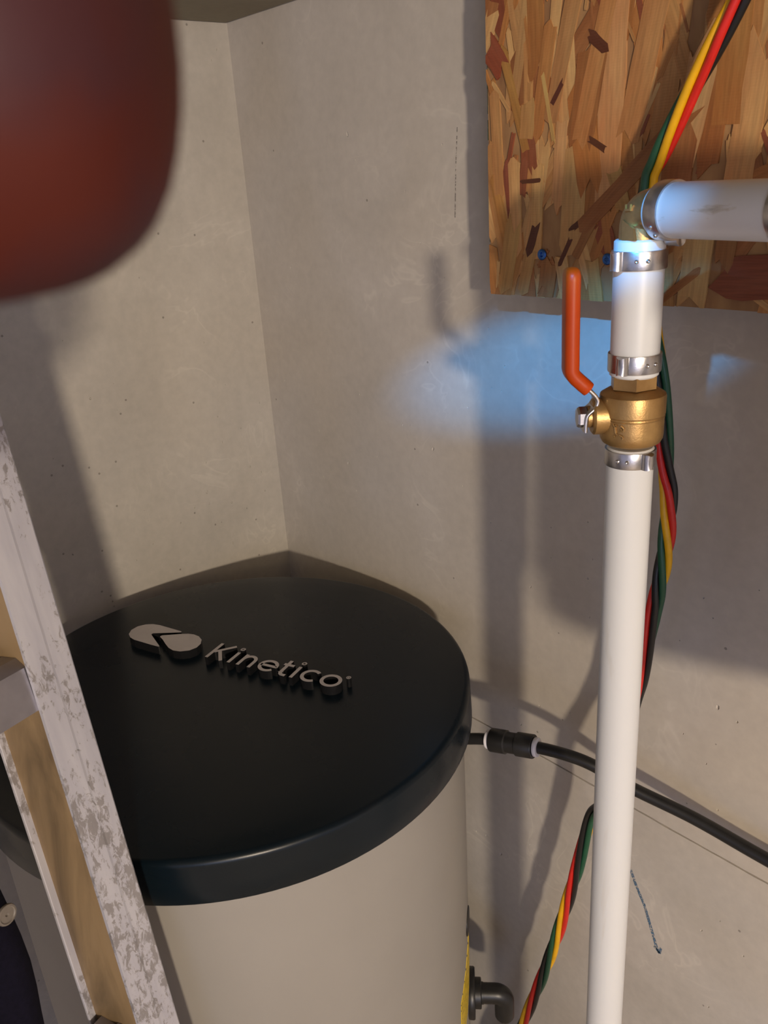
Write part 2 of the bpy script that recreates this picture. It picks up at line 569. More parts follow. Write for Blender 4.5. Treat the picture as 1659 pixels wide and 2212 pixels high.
logo1 = [(-110.2, 7.0), (-114.0, 15.0), (-112.9, 24.0), (-107.4, 30.6), (-100.2, 34.3), (-91.2, 35.3), (-81.6, 34.6), (-58.2, 33.0), (-57.0, 31.2), (-85.3, 18.2), (-86.1, 16.2), (-84.0, 14.4), (-59.5, -1.0), (-60.5, -2.0), (-71.2, -1.8), (-85.1, -0.9), (-95.7, -0.3), (-103.8, 2.2)]
logo2 = [(-73.6, 16.4), (-72.6, 18.5), (-65.1, 22.6), (-55.0, 28.2), (-47.5, 31.6), (-40.5, 32.6), (-32.9, 31.2), (-25.4, 26.6), (-20.9, 19.5), (-20.0, 11.5), (-23.6, 4.0), (-31.5, -1.2), (-40.2, -2.3), (-48.3, 0.2), (-56.7, 5.2), (-66.4, 11.7), (-72.6, 14.8)]
for lg in (logo1, logo2):
    bm = bmesh.new()
    prism(bm, [(x / 1000, y / 1000) for x, y in lg], 0, LH, lidm)
    o = from_bm('emblem_half', bm, None, lid, smooth=False)
    two_tone(o)
    o['label'] = 'flat grey half of the raised teardrop emblem'

# side fittings on the tank (angles in degrees about the tank axis)
MAT['black_plastic'] = simple('black_plastic', (0.012, 0.012, 0.012), 0.38, 0, 0.2, 80, 0.05)
def on_tank(deg, z, r):
    a = math.radians(deg)
    return Vector((r * math.cos(a), r * math.sin(a), z)), Vector((math.cos(a), math.sin(a), 0))
P, n = on_tank(43.5, 0.473, 0.2275)
bm = bmesh.new()
m4 = axis_frame(P, n)
lathe(bm, [(0.0265, -0.002), (0.0275, 0.001), (0.0275, 0.005), (0.0265, 0.0065), (0.0165, 0.0068), (0.0165, 0.013), (0.0155, 0.0138), (0.0118, 0.0140), (0.0118, 0.016)], m4, 32)
# elbow body turning down
path = [P + n * s for s in (0.013, 0.022, 0.030)]
for i in range(1, 9):
    a = math.radians(90 * i / 8)
    path.append(P + n * (0.030 + 0.010 * math.sin(a)) + Vector((0, 0, -0.010 * (1 - math.cos(a)))))
path += [P + n * 0.040 + Vector((0, 0, -0.022)), P + n * 0.040 + Vector((0, 0, -0.034)), P + n * 0.040 + Vector((0, 0, -0.037))]
sweep(bm, path, circle(0.0112, 20), radii=[1.0] * 13 + [0.86])
f = from_bm('overflow_elbow', bm, MAT['black_plastic'], tank)
f['label'] = 'black plastic overflow elbow on the tank side'
P, n = on_tank(39.5, 0.602, 0.2288)
bm = bmesh.new()
lathe(bm, [(0.0155, -0.001), (0.0155, 0.0012), (0.0145, 0.0016), (0.004, 0.0016)], axis_frame(P, n), 28)
from_bm('hole_disc', bm, MAT['black_plastic'], tank)  # flat black disc in place of the open hole's shade
# yellow warning sticker wrapped on the curved side
k = NT('sticker_yellow')
v = k.coord('Object', (1, 1, 1))
wv = k.n('ShaderNodeTexWave', wave_type='BANDS', bands_direction='Z')
wv.inputs['Scale'].default_value = 38
wv.inputs['Distortion'].default_value = 1.5
k.l(v, wv.inputs['Vector'])
line = k.math('MULTIPLY', k.math('GREATER_THAN', wv.outputs['Fac'], 0.93), k.math('GREATER_THAN', k.noise(v, 160, 2), 0.48))
k.l(k.mix(line, (0.62, 0.44, 0.02), (0.05, 0.04, 0.02)), k.b.inputs['Base Color'])
k.set(Roughness=0.4)
stick = [(41.5, 0.588), (27.5, 0.535), (27.0, 0.492), (29.5, 0.478), (34.5, 0.487), (42.0, 0.535)]
bm = bmesh.new()
def stick_pts(z_in):
    out = []
    for i in range(len(stick)):
        a, b = stick[i], stick[(i + 1) % len(stick)]
        for j in range(4):
            t = j / 4
            out.append((a[0] + (b[0] - a[0]) * t, a[1] + (b[1] - a[1]) * t))
    return out
sp = stick_pts(0)
ca = (sum(a for a, z in sp) / len(sp), sum(z for a, z in sp) / len(sp))
def SR(z, extra): return 0.2265 + (z - 0.35) / 0.35 * 0.004 + extra
rows = []
for s in (1.0, 0.66, 0.33):
    rows.append([bm.verts.new(on_tank(ca[0] + (a - ca[0]) * s, ca[1] + (z - ca[1]) * s, SR(ca[1] + (z - ca[1]) * s, 0.0006))[0]) for a, z in sp])
cen = bm.verts.new(on_tank(ca[0], ca[1], SR(ca[1], 0.0006))[0])
back = [bm.verts.new(on_tank(a, z, SR(z, -0.0003))[0]) for a, z in sp]
N = len(sp)
for i in range(N):
    j = (i + 1) % N
    bm.faces.new((rows[0][i], rows[0][j], rows[1][j], rows[1][i]))
    bm.faces.new((rows[1][i], rows[1][j], rows[2][j], rows[2][i]))
    bm.faces.new((rows[2][i], rows[2][j], cen))
    bm.faces.new((back[i], back[j], rows[0][j], rows[0][i]))
o = from_bm('warning_sticker', bm, k.m, tank)
o['label'] = 'yellow sticker with fine dark print on the tank side'

# ------------------------------------------------------------------ OSB panel
BX0, BX1, BZ0, BZ1, BY = 0.4330, 1.60, 1.2545, 1.695, -0.042
k = NT('osb_core')
v = k.coord('Object', (1, 1, 0.32))
vo = k.n('ShaderNodeTexVoronoi'); vo.inputs['Scale'].default_value = 55
k.l(v, vo.inputs['Vector'])
k.l(k.mix(0.5, k.ramp(vo.outputs['Distance'], [(0.0, (0.42, 0.24, 0.10)), (1.0, (0.16, 0.07, 0.03))]), k.ramp(k.noise(v, 60, 4), [(0.3, (0.20, 0.09, 0.04)), (0.7, (0.46, 0.28, 0.12))])), k.b.inputs['Base Color'])
k.set(Roughness=0.7)
MAT['osb_core'] = k.m

k = NT('osb_strand')
v = k.coord('Object', (1, 1, 0.06))
oi = k.n('ShaderNodeObjectInfo')
grain = k.noise(v, 420, 4, 0.6)
blot = k.noise(k.coord('Object', (1, 1, 0.35)), 45, 3)
base = k.mix(0.45, oi.outputs['Color'], k.ramp(grain, [(0.3, (0.30, 0.30, 0.30)), (0.7, (0.72, 0.72, 0.72))]), 'OVERLAY')
base = k.mix(0.55, base, k.ramp(blot, [(0.33, (0.42, 0.28, 0.22)), (0.67, (0.62, 0.62, 0.60))]), 'OVERLAY')
k.l(base, k.b.inputs['Base Color'])
k.set(Roughness=0.5)
k.b.inputs['Specular IOR Level'].default_value = 0.35
geo = k.n('ShaderNodeNewGeometry')
mp = k.n('ShaderNodeMapping'); k.l(geo.outputs['Position'], mp.inputs['Vector'])
wv = k.n('ShaderNodeTexWave', wave_type='BANDS', bands_direction='Z'); wv.inputs['Scale'].default_value = 170
wv.inputs['Distortion'].default_value = 0.8
k.l(mp.outputs[0], wv.inputs['Vector'])
k.bump(k.math('ADD', k.math('MULTIPLY', wv.outputs['Fac'], 0.35), grain), 0.35, 0.0005)
MAT['strand'] = k.m

osb = tag(empty('osb_panel', (BX0, 0, BZ0)), 'brown oriented strand board panel on the concrete wall behind the pipe', 'board')
bm = bmesh.new()
box(bm, (0, BY + 0.0012, 0), (BX1 - BX0, BY + 0.0115, BZ1 - BZ0))
from_bm('panel_core', bm, MAT['osb_core'], osb, smooth=False)
bm = bmesh.new()
box(bm, (0.003, BY + 0.0014, 0.004), (0.0034, BY + 0.0114, 1.0))
MAT['wood_strip'] = simple('furring_wood', (0.38, 0.25, 0.13), 0.7, 0, 0.25, 30)
bm.free()
for zz in (0.055, 0.38):
    bm = bmesh.new()
    box(bm, (0.07, BY + 0.0115, zz), (BX1 - BX0 - 0.05, 0.0, zz + 0.04), bevel=0.001)
    from_bm('furring_strip', bm, MAT['wood_strip'], osb, smooth=False)
# ragged green painted edge along the left side
bm = bmesh.new()
z = 0.0
while z < BZ1 - BZ0 - 0.01:
    h = rnd.uniform(0.004, 0.012)
    box(bm, (-rnd.uniform(0.0006, 0.0018), BY + 0.0022, z), (0.0002, BY + 0.0110, z + h))
    z += h + 0.0002
o = from_bm('painted_edge', bm, simple('green_edge_seal', (0.03, 0.09, 0.05), 0.7, 0, 0.5, 120), osb, smooth=False)
o['label'] = 'ragged green edge sealer'

def clip(poly, test, inter):
    out = []
    for i in range(len(poly)):
        a, b = poly[i - 1], poly[i]
        ia, ib = test(a), test(b)
        if ib:
            if not ia: out.append(inter(a, b))
            out.append(b)
        elif ia:
            out.append(inter(a, b))
    return out

STRAW, TAN, ORANGE, BROWN, RED, DARK = (0.47, 0.295, 0.125), (0.40, 0.22, 0.082), (0.37, 0.175, 0.056), (0.28, 0.120, 0.045), (0.22, 0.07, 0.035), (0.09, 0.032, 0.018)
def strand_outline(L, w, r):
    """ragged flake outline in its own frame: u across, t along"""
    n = max(3, int(L / 0.02))
    left, right = [], []
    for i in range(n + 1):
        t = -L / 2 + L * i / n
        left.append((-w / 2 * r.uniform(0.86, 1.05), t))
        right.append((w / 2 * r.uniform(0.86, 1.05), t))
    k0, k1 = r.choice((1, 2, 3)), r.choice((1, 2, 3))
    top = [(w * (-0.5 + (j + 0.5) / k1 + r.uniform(-0.1, 0.1)), L / 2 + w * r.uniform(-0.5, 0.9)) for j in range(k1)]
    bot = [(w * (0.5 - (j + 0.5) / k0 + r.uniform(-0.1, 0.1)), -L / 2 - w * r.uniform(-0.5, 0.9)) for j in range(k0)]
    return left + top + list(reversed(right)) + bot

def strand(cx, cz, L, w, ang, color, lift, r, bm=None, layer=None):
    """flake centred at board coordinates (cx, cz); ang = lean from vertical, degrees"""
    a = math.radians(ang)
    ca, sa = math.cos(a), math.sin(a)
    poly = [(cx + u * ca + t * sa, cz - u * sa + t * ca) for u, t in strand_outline(L, w, r)]
    for ax, sgn, lim in ((0, 1, 0.0), (1, 1, 0.0), (0, -1, BX1 - BX0), (1, -1, BZ1 - BZ0)):
        jit = (r.uniform(0, 0.0006) if sgn > 0 else 0)
        def test(p): return (p[ax] - lim + jit) * sgn >= 0
        def inter(p, q):
            t = (lim - jit - p[ax]) / (q[ax] - p[ax])
            return (p[0] + (q[0] - p[0]) * t, p[1] + (q[1] - p[1]) * t)
        poly = clip(poly, test, inter)
        if len(poly) < 3:
            return None
    y1, y0 = BY + 0.0015, BY + 0.0004 - lift
    if bm is not None:
        base = len(bm.verts)
        f = [bm.verts.new((x, y0, z)) for x, z in poly]
        b = [bm.verts.new((x, y1, z)) for x, z in poly]
        fs = [bm.faces.new(f)]
        n = len(f)
        fs += [bm.faces.new((f[i], b[i], b[(i + 1) % n], f[(i + 1) % n])) for i in range(n)]
        for fc in fs:
            for lp in fc.loops:
                lp[layer] = (*color, 1)
        return True
    me = bpy.data.meshes.new('strand')
    inv = [((x - cx) * ca - (z - cz) * sa, (x - cx) * sa + (z - cz) * ca) for x, z in poly]
    n = len(inv)
    vs = [(u, y0, t) for u, t in inv] + [(u, y1, t) for u, t in inv]
    me.from_pydata(vs, [], [list(range(n))] + [(i, n + i, n + (i + 1) % n, (i + 1) % n) for i in range(n)])
    me.update()
    bmx = bmesh.new(); bmx.from_mesh(me); bmesh.ops.recalc_face_normals(bmx, faces=bmx.faces)
    # keep the big face looking out of the wall
    bmx.faces.ensure_lookup_table()
    if bmx.faces[0].normal.y > 0:
        bmesh.ops.reverse_faces(bmx, faces=bmx.faces)
    bmx.to_mesh(me); bmx.free()
    o = new_obj('strand', me, MAT['strand'], osb)
    o.location = (cx, 0, cz)
    o.rotation_euler = (0, a, 0)
    o.color = (*color, 1)
    return o

sr = random.Random(21)
def pick(r):
    c = r.choices((STRAW, TAN, ORANGE, BROWN, RED, DARK), (24, 34, 26, 14, 3, 0))[0]
    s = r.uniform(0.82, 1.15)
    return tuple(x * s for x in c)
# flakes that fill the part of the panel in the picture, then hand-placed ones that stand out
cnt = 0
for i in range(168):
    cx, cz = sr.uniform(-0.005, 0.30), sr.uniform(-0.01, 0.31)
    L = sr.choice((0.03, 0.045, 0.06, 0.08, 0.11)) * sr.uniform(0.8, 1.2)
    w = sr.choice((0.006, 0.009, 0.012, 0.016, 0.021)) * sr.uniform(0.8, 1.2)
    ang = sr.gauss(4, 16) if sr.random() < 0.86 else sr.uniform(-80, 80)
    if strand(cx, cz, L, w, ang, pick(sr), (i % 60) * 0.000006, sr):
        cnt += 1
for i in range(78):
    cx, cz = sr.uniform(0.0, 0.28), sr.uniform(0.0, 0.27)
    strand(cx, cz, sr.uniform(0.012, 0.045), sr.uniform(0.0016, 0.0050), sr.gauss(4, 20), sr.choice((RED, BROWN, STRAW, TAN, BROWN, ORANGE)), 0.00042 + (i % 20) * 0.000006, sr)
lift = 0.0006
for x, z, L, w, ang, c in (
        (0.475, 1.372, 0.040, 0.016, -4, RED), (0.456, 1.338, 0.030, 0.010, -6, RED), (0.470, 1.345, 0.026, 0.008, 8, RED),
        (0.447, 1.318, 0.060, 0.011, -14, ORANGE), (0.443, 1.372, 0.075, 0.011, -3, TAN), (0.462, 1.402, 0.075, 0.008, -18, ORANGE),
        (0.506, 1.356, 0.060, 0.011, 4, STRAW), (0.484, 1.320, 0.070, 0.011, 2, STRAW), (0.462, 1.325, 0.066, 0.012, -2, STRAW),
        (0.520, 1.330, 0.070, 0.022, 3, STRAW), (0.551, 1.400, 0.150, 0.022, 1, STRAW), (0.575, 1.412, 0.090, 0.020, 12, TAN),
        (0.529, 1.372, 0.060, 0.024, -10, ORANGE), (0.530, 1.402, 0.050, 0.026, 8, BROWN), (0.536, 1.418, 0.10, 0.014, 14, TAN),
        (0.508, 1.430, 0.09, 0.014, 14, TAN), (0.490, 1.415, 0.07, 0.012, 10, ORANGE), (0.628, 1.385, 0.070, 0.022, 6, BROWN),
        (0.612, 1.372, 0.090, 0.022, 12, STRAW), (0.652, 1.36, 0.10, 0.020, 5, STRAW), (0.64, 1.412, 0.08, 0.020, 2, ORANGE),
        (0.606, 1.350, 0.030, 0.026, 4, BROWN), (0.665, 1.277, 0.034, 0.030, 86, RED), (0.624, 1.278, 0.05, 0.022, 3, STRAW),
        (0.596, 1.272, 0.04, 0.026, -4, TAN), (0.646, 1.300, 0.03, 0.014, 2, BROWN), (0.612, 1.268, 0.034, 0.006, 52, BROWN),
        (0.495, 1.268, 0.026, 0.016, 8, BROWN), (0.474, 1.275, 0.034, 0.012, 14, TAN), (0.512, 1.270, 0.034, 0.013, -14, STRAW),
        (0.541, 1.268, 0.036, 0.012, -10, TAN), (0.455, 1.284, 0.050, 0.017, 12, TAN), (0.530, 1.300, 0.030, 0.008, 30, BROWN),
        (0.503, 1.404, 0.016, 0.0040, 35, DARK), (0.540, 1.367, 0.018, 0.0046, -60, DARK), (0.478, 1.344, 0.018, 0.0034, 88, DARK),
        (0.495, 1.395, 0.048, 0.0034, -13, STRAW), (0.441, 1.437, 0.03, 0.018, -40, RED), (0.539, 1.433, 0.014, 0.008, -50, DARK),
        (0.480, 1.300, 0.020, 0.008, 20, DARK), (0.524, 1.311, 0.010, 0.005, 60, DARK), (0.513, 1.291, 0.022, 0.004, 28, DARK),
        (0.560, 1.335, 0.030, 0.013, -20, TAN), (0.570, 1.345, 0.11, 0.013, 49, BROWN), (0.475, 1.387, 0.024, 0.014, 6, TAN)):
    lift += 0.000008
    if strand(x - BX0, z - BZ0, L, w, ang, tuple(v * sr.uniform(0.92, 1.08) for v in c), lift, sr):
        cnt += 1
# the rest of the panel, beyond the picture, as one layer of flakes
k = NT('osb_strand_far')
at = k.n('ShaderNodeVertexColor'); at.layer_name = 'Col'
g2 = k.noise(k.coord('Object', (1, 1, 0.08)), 300, 4)
k.l(k.mix(0.5, at.outputs['Color'], k.ramp(g2, [(0.3, (0.3, 0.3, 0.3)), (0.7, (0.7, 0.7, 0.7))]), 'OVERLAY'), k.b.inputs['Base Color'])
k.set(Roughness=0.55)
bm = bmesh.new()
lay = bm.loops.layers.float_color.new('Col')
for i in range(700):
    cx, cz = sr.uniform(0, BX1 - BX0), sr.uniform(0, BZ1 - BZ0)
    if cx < 0.33 and cz < 0.35:
        continue
    strand(cx, cz, sr.uniform(0.05, 0.12), sr.uniform(0.01, 0.025), sr.gauss(2, 16), pick(sr), (i % 50) * 0.000014, sr, bm, lay)
o = from_bm('strand_layer', bm, k.m, osb, smooth=False)
o['kind'] = 'stuff'

# screws in a blue metallic colour
MAT['screw_blue'] = simple('blue_screw_metal', (0.05, 0.14, 0.42), 0.28, 0.85, 0.2, 300)
for x, z, pale in ((0.4902, 1.2881, False), (0.5525, 1.2860, True)):
    bm = bmesh.new()
    m4 = frame((x - BX0, BY + 0.001, z - BZ0), (1, 0, 0), (0, 0, 1), (0, -1, 0))
    prof = [(0.0036, 0.0), (0.0043, 0.0016), (0.0043, 0.0022), (0.0036, 0.0027), (0.0020, 0.0028), (0.0010, 0.0013)]
    lathe(bm, prof, m4, 24)
    if pale:
        for u in range(-2, 3):
            for w2 in range(-2, 3):
                if math.hypot(u, w2) < 2.6:
                    box(bm, (u * 0.0012 - 0.0004, w2 * 0.0012 - 0.0004, 0.0022), (u * 0.0012 + 0.0004, w2 * 0.0012 + 0.0004, 0.0031), m4)
    o = from_bm('screw', bm, MAT['screw_blue'], osb)
    o['label'] = 'shiny blue screw head with waffle pattern' if pale else 'dark blue screw head'

# ------------------------------------------------------------------ white water pipe with ball valve
k = NT('white_pex')
v = k.coord()
sc = k.ramp(k.noise(k.coord('Object', (1, 1, 0.15)), 40, 5, 0.65, 0.4), [(0.62, (0.655, 0.67, 0.675)), (0.80, (0.56, 0.53, 0.48))])
k.l(sc, k.b.inputs['Base Color'])
k.set(Roughness=0.36)
MAT['pex'] = k.m
k = NT('white_pex_scuffed')
v = k.coord('Object', (0.12, 1, 1))
sc = k.ramp(k.noise(v, 130, 5, 0.65, 0.3), [(0.60, (0.68, 0.67, 0.66)), (0.68, (0.56, 0.52, 0.46)), (0.80, (0.28, 0.25, 0.22))])
k.l(sc, k.b.inputs['Base Color'])
k.set(Roughness=0.4)
MAT['pex_scuff'] = k.m
k = NT('brass')
v = k.coord()
k.l(k.ramp(k.noise(v, 70, 4), [(0.3, (0.36, 0.215, 0.085)), (0.7, (0.50, 0.32, 0.13))]), k.b.inputs['Base Color'])
k.set(Metallic=0.85, Roughness=0.42)
k.bump(k.noise(v, 900, 3), 0.25, 0.0004)
MAT['brass'] = k.m
k = NT('stainless')
v = k.coord()
k.l(k.ramp(k.noise(v, 120, 3), [(0.3, (0.42, 0.41, 0.42)), (0.7, (0.60, 0.58, 0.58))]), k.b.inputs['Base Color'])
k.set(Metallic=1.0, Roughness=0.32)
k.bump(k.noise(v, 700, 2), 0.15, 0.0003)
MAT['steel'] = k.m
MAT['orange'] = simple('orange_vinyl', (0.41, 0.045, 0.0005), 0.42, 0, 0.06, 60, spec=0.3)

PX, PY = 0.6615, -0.1708
pipe = tag(empty('water_pipe', (PX, PY, 0)), 'white upright water pipe with brass ball valve and orange lever', 'pipe')
PR = 0.0143
def up_lathe(name, prof, mat, parent=pipe, segs=40, loc=(0, 0, 0), angle=40):
    bm = bmesh.new()
    lathe(bm, prof, Matrix.Translation(loc), segs)
    return from_bm(name, bm, mat, parent, angle=angle)
up_lathe('riser_pipe', [(PR, 0.0), (PR, 0.60), (PR, 1.1905), (PR - 0.001, 1.1915), (PR - 0.004, 1.1915)], MAT['pex'])
up_lathe('upper_pipe', [(PR - 0.004, 1.2355), (PR - 0.001, 1.2355), (PR, 1.2365), (PR, 1.3125), (PR - 0.001, 1.3135), (PR - 0.004, 1.3135)], MAT['pex'])

def band_clamp(m4, width, ang, dimple_ang, r=PR + 0.0011):
    """stainless pinch clamp: band, pinched ear and dimples; axis = local z, centred"""
    h = width / 2
    bm = bmesh.new()
    lathe(bm, [(PR - 0.0003, -h), (r, -h), (r + 0.0002, -h + 0.0006), (r + 0.0002, h - 0.0006), (r, h), (PR - 0.0003, h)], m4, 48, cap=False)
    o = from_bm('clamp', bm, MAT['steel'], pipe)
    # ear: raised pinched loop
    a = math.radians(ang)
    bm = bmesh.new()
    sec = []
    path = []
    for i in range(13):
        t = i / 12
        th = a + (t - 0.5) * 0.50
        lift = 0.0046 * math.sin(math.pi * t) ** 0.7
        pinch = 1.0 - 0.55 * math.exp(-((t - 0.5) / 0.16) ** 2)
        path.append((th, r + lift, pinch))
    rows = []
    for th, rr, pinch in path:
        ring_ = []
        for q in (-1, -0.6, 0, 0.6, 1):
            zz = h * 0.98 * q * (0.72 + 0.28 * pinch)
            d = 0.0012 * (1 - pinch) * (1 - q * q)
            ring_.append(bm.verts.new(m4 @ Vector(((rr - d) * math.cos(th), (rr - d) * math.sin(th), zz))))
        inner = [bm.verts.new(m4 @ Vector(((r - 0.0008) * math.cos(th), (r - 0.0008) * math.sin(th), h * 0.98 * q))) for q in (1, -1)]
        rows.append(ring_ + inner)
    for A, B in zip(rows[:-1], rows[1:]):
        for i in range(7):
            j = (i + 1) % 7
            bm.faces.new((A[i], A[j], B[j], B[i]))
    bm.faces.new(list(reversed(rows[0]))); bm.faces.new(rows[-1])
    from_bm('clamp_ear', bm, MAT['steel'], o)
    bm = bmesh.new()
    for da in (0, 22):
        th = math.radians(dimple_ang + da)
        c = m4 @ Vector((r * math.cos(th), r * math.sin(th), 0))
        nn = (m4.to_3x3() @ Vector((math.cos(th), math.sin(th), 0)))
        lathe(bm, [(0.0013, -0.0004), (0.0012, 0.0006), (0.0007, 0.0010), (0.0001, 0.0007)], axis_frame(c, nn), 12)
    from_bm('clamp_dimples', bm, MAT['steel'], o)
    return o
# angle of the direction from the pipe to the camera is about -57 degrees
band_clamp(Matrix.Translation((0, 0, 1.3025)), 0.0105, -106, -62)
band_clamp(Matrix.Translation((0, 0, 1.2440)), 0.0108, -82, -30)
band_clamp(Matrix.Translation((0, 0, 1.1855)), 0.0100, -18, -85)

# ball valve body
vb = up_lathe('valve_body', [(0.0105, 1.1920), (0.0152, 1.1938), (0.0174, 1.1952), (0.0186, 1.1975), (0.0190, 1.2000), (0.0190, 1.2040), (0.0190, 1.2105), (0.01935, 1.2112),
                             (0.01905, 1.2122), (0.01955, 1.2130), (0.0196, 1.2235), (0.0192, 1.2248), (0.0150, 1.2275), (0.0128, 1.2282)], MAT['brass'], segs=56, angle=22)
bm = bmesh.new()
hexo = [(0.0142 * math.cos(math.radians(60 * i + 10)), 0.0142 * math.sin(math.radians(60 * i + 10))) for i in range(6)]
prism(bm, hexo, 1.2285, 1.2362)
from_bm('hex_neck', bm, MAT['brass'], vb, smooth=False)
# cast marks on the valve body
bm = bmesh.new()
base_a = -57 - 27
def cast(u0, z0, u1, z1):
    n = 4
    for i in range(n):
        t0, t1 = i / n, (i + 1) / n
        a0, a1 = u0 + (u1 - u0) * t0, u0 + (u1 - u0) * t1
        za, zb = z0 + (z1 - z0) * t0, z0 + (z1 - z0) * t1
        A = Vector((0.0193 * math.cos(math.radians(base_a + a0)), 0.0193 * math.sin(math.radians(base_a + a0)), za))
        B = Vector((0.0193 * math.cos(math.radians(base_a + a1)), 0.0193 * math.sin(math.radians(base_a + a1)), zb))
        sweep(bm, [A, (A + B) / 2, B], circle(0.0007, 8))
for s in ((-7, 1.2095, -3, 1.2082), (-2, 1.2094, 2, 1.2086), (-3, 1.2082, -1, 1.2044), (-1, 1.2044, 2, 1.2036),
          (8, 1.2092, 14, 1.2078), (14, 1.2078, 13.5, 1.2058), (13, 1.2060, 7, 1.2062), (8, 1.2072, 11, 1.2068),
          (6, 1.2035, 13, 1.2024), (13, 1.2024, 12, 1.2010), (-4, 1.2026, -2, 1.2020)):
    cast(*s)
from_bm('cast_mark', bm, MAT['brass'], vb)
# stem, nut and lever
SA = Vector((-0.676, -0.738, 0)).normalized()
SW = Vector((0.738, -0.676, 0)).normalized()
SZ = 1.2115
bm = bmesh.new()
m4 = axis_frame((0, 0, SZ), SA)
lathe(bm, [(0.0112, 0.012), (0.0112, 0.0235), (0.0098, 0.0247), (0.0066, 0.0248), (0.0066, 0.0275)], m4, 28)
from_bm('stem', bm, MAT['brass'], vb, angle=30)
def lever_sweep(bm, prof, w, th, r):
    path = [SA * a + Vector((0, 0, z)) for a, z in prof]
    rings_ = []
    n = len(path)
    for i in range(n):
        t = (path[min(i + 1, n - 1)] - path[max(i - 1, 0)]).normalized()
        nn = t.cross(SW).normalized()
        ww, tt = (w[i], th[i]) if isinstance(w, list) else (w, th)
        rings_.append([bm.verts.new(path[i] + SW * u + nn * v2) for u, v2 in rrect(ww, tt, min(r, ww * 0.49, tt * 0.49), 4)])
    m = len(rings_[0])
    for A, B in zip(rings_[:-1], rings_[1:]):
        for i in range(m):
            j = (i + 1) % m
            bm.faces.new((A[i], A[j], B[j], B[i]))
    bm.faces.new(list(reversed(rings_[0]))); bm.faces.new(rings_[-1])
pts = smooth_path([Vector(p) for p in ((0.0292, 1.2035, 0), (0.0290, 1.2090, 0), (0.0280, 1.2140, 0), (0.0238, 1.2180, 0), (0.0222, 1.2225, 0), (0.0250, 1.2270, 0), (0.0320, 1.2335, 0), (0.0372, 1.2395, 0), (0.0378, 1.2480, 0), (0.0380, 1.2800, 0), (0.0380, 1.2960, 0))], 5)
bm = bmesh.new()
lever_sweep(bm, [(p.x, p.y) for p in pts], 0.0150, 0.0024, 0.0011)
lv = from_bm('lever', bm, MAT['steel'], pipe)
bm = bmesh.new()
lathe(bm, [(0.0050, 0.0268), (0.0066, 0.0278), (0.0066, 0.0322), (0.0058, 0.0334), (0.0030, 0.0336)], m4, 6)
from_bm('lever_nut', bm, MAT['steel'], lv, smooth=False)
gp = [p for p in pts if p.y > 1.2292]
gp = [(p.x, p.y) for p in gp] + [(0.0380, 1.2985), (0.0380, 1.2998), (0.0380, 1.3003)]
n = len(gp)
gw = [0.0178] * (n - 3) + [0.0150, 0.0095, 0.0040]
gt = [0.0088] * (n - 3) + [0.0080, 0.0062, 0.0030]
gw[0] = 0.0168
bm = bmesh.new()
lever_sweep(bm, gp, gw, gt, 0.0040)
g = from_bm('grip', bm, MAT['orange'], lv, angle=70)
g['label'] = 'orange vinyl lever grip'

# brass elbow at the top and the horizontal pipe
HD = Vector((0.9754, -0.2201, 0.0)).normalized()
EZ = 1.3285
bm = bmesh.new()
path = [Vector((0, 0, 1.3080)), Vector((0, 0, 1.3160))]
for i in range(1, 10):
    a = math.radians(90 * i / 9)
    path.append(HD * (0.0095 * (1 - math.cos(a))) + Vector((0, 0, EZ - 0.0095 + 0.0095 * math.sin(a))))
path += [HD * 0.0125 + Vector((0, 0, EZ)), HD * 0.020 + Vector((0, 0, EZ))]
sweep(bm, path, circle(0.0118, 28))
eb = from_bm('elbow', bm, MAT['brass'], pipe)
bm = bmesh.new()   # triangular gusset and cast bar
Y2 = Vector((-HD.y, HD.x, 0)) * -1
gm = frame(Y2 * 0.0112, HD, (0, 0, 1), Y2)
prism(bm, [(-0.0012, 1.3135), (0.0086, 1.3135), (0.0070, 1.3200), (-0.0012, 1.3245)], 0.0, 0.0016, gm)
prism(bm, [(-0.0002, 1.3290), (0.0040, 1.3290), (0.0040, 1.3325), (0.0034, 1.3325), (0.0034, 1.3300), (0.0004, 1.3300), (0.0004, 1.3325), (-0.0002, 1.3325)], 0.0, 0.0012, gm)
from_bm('cast_mark', bm, MAT['brass'], eb, smooth=False)
hm = axis_frame(Vector((0, 0, EZ)), HD)
bm = bmesh.new()
lathe(bm, [(PR - 0.004, 0.0135), (PR - 0.0005, 0.0135), (PR, 0.0145), (PR, 0.108), (PR - 0.004, 0.108)], hm, 40)
from_bm('cross_pipe', bm, MAT['pex_scuff'], pipe)
band_clamp(hm @ Matrix.Translation((0, 0, 0.0205)), 0.0090, 200, 120)
band_clamp(hm @ Matrix.Translation((0, 0, 0.0965)), 0.0100, 200, 120)
bm = bmesh.new()
lathe(bm, [(0.0115, 0.104), (0.0115, 0.130), (0.016, 0.131), (0.016, 0.150), (0.0135, 0.151), (0.0135, 0.218)], hm, 32)
from_bm('added_filter_barb', bm, MAT['brass'], pipe)
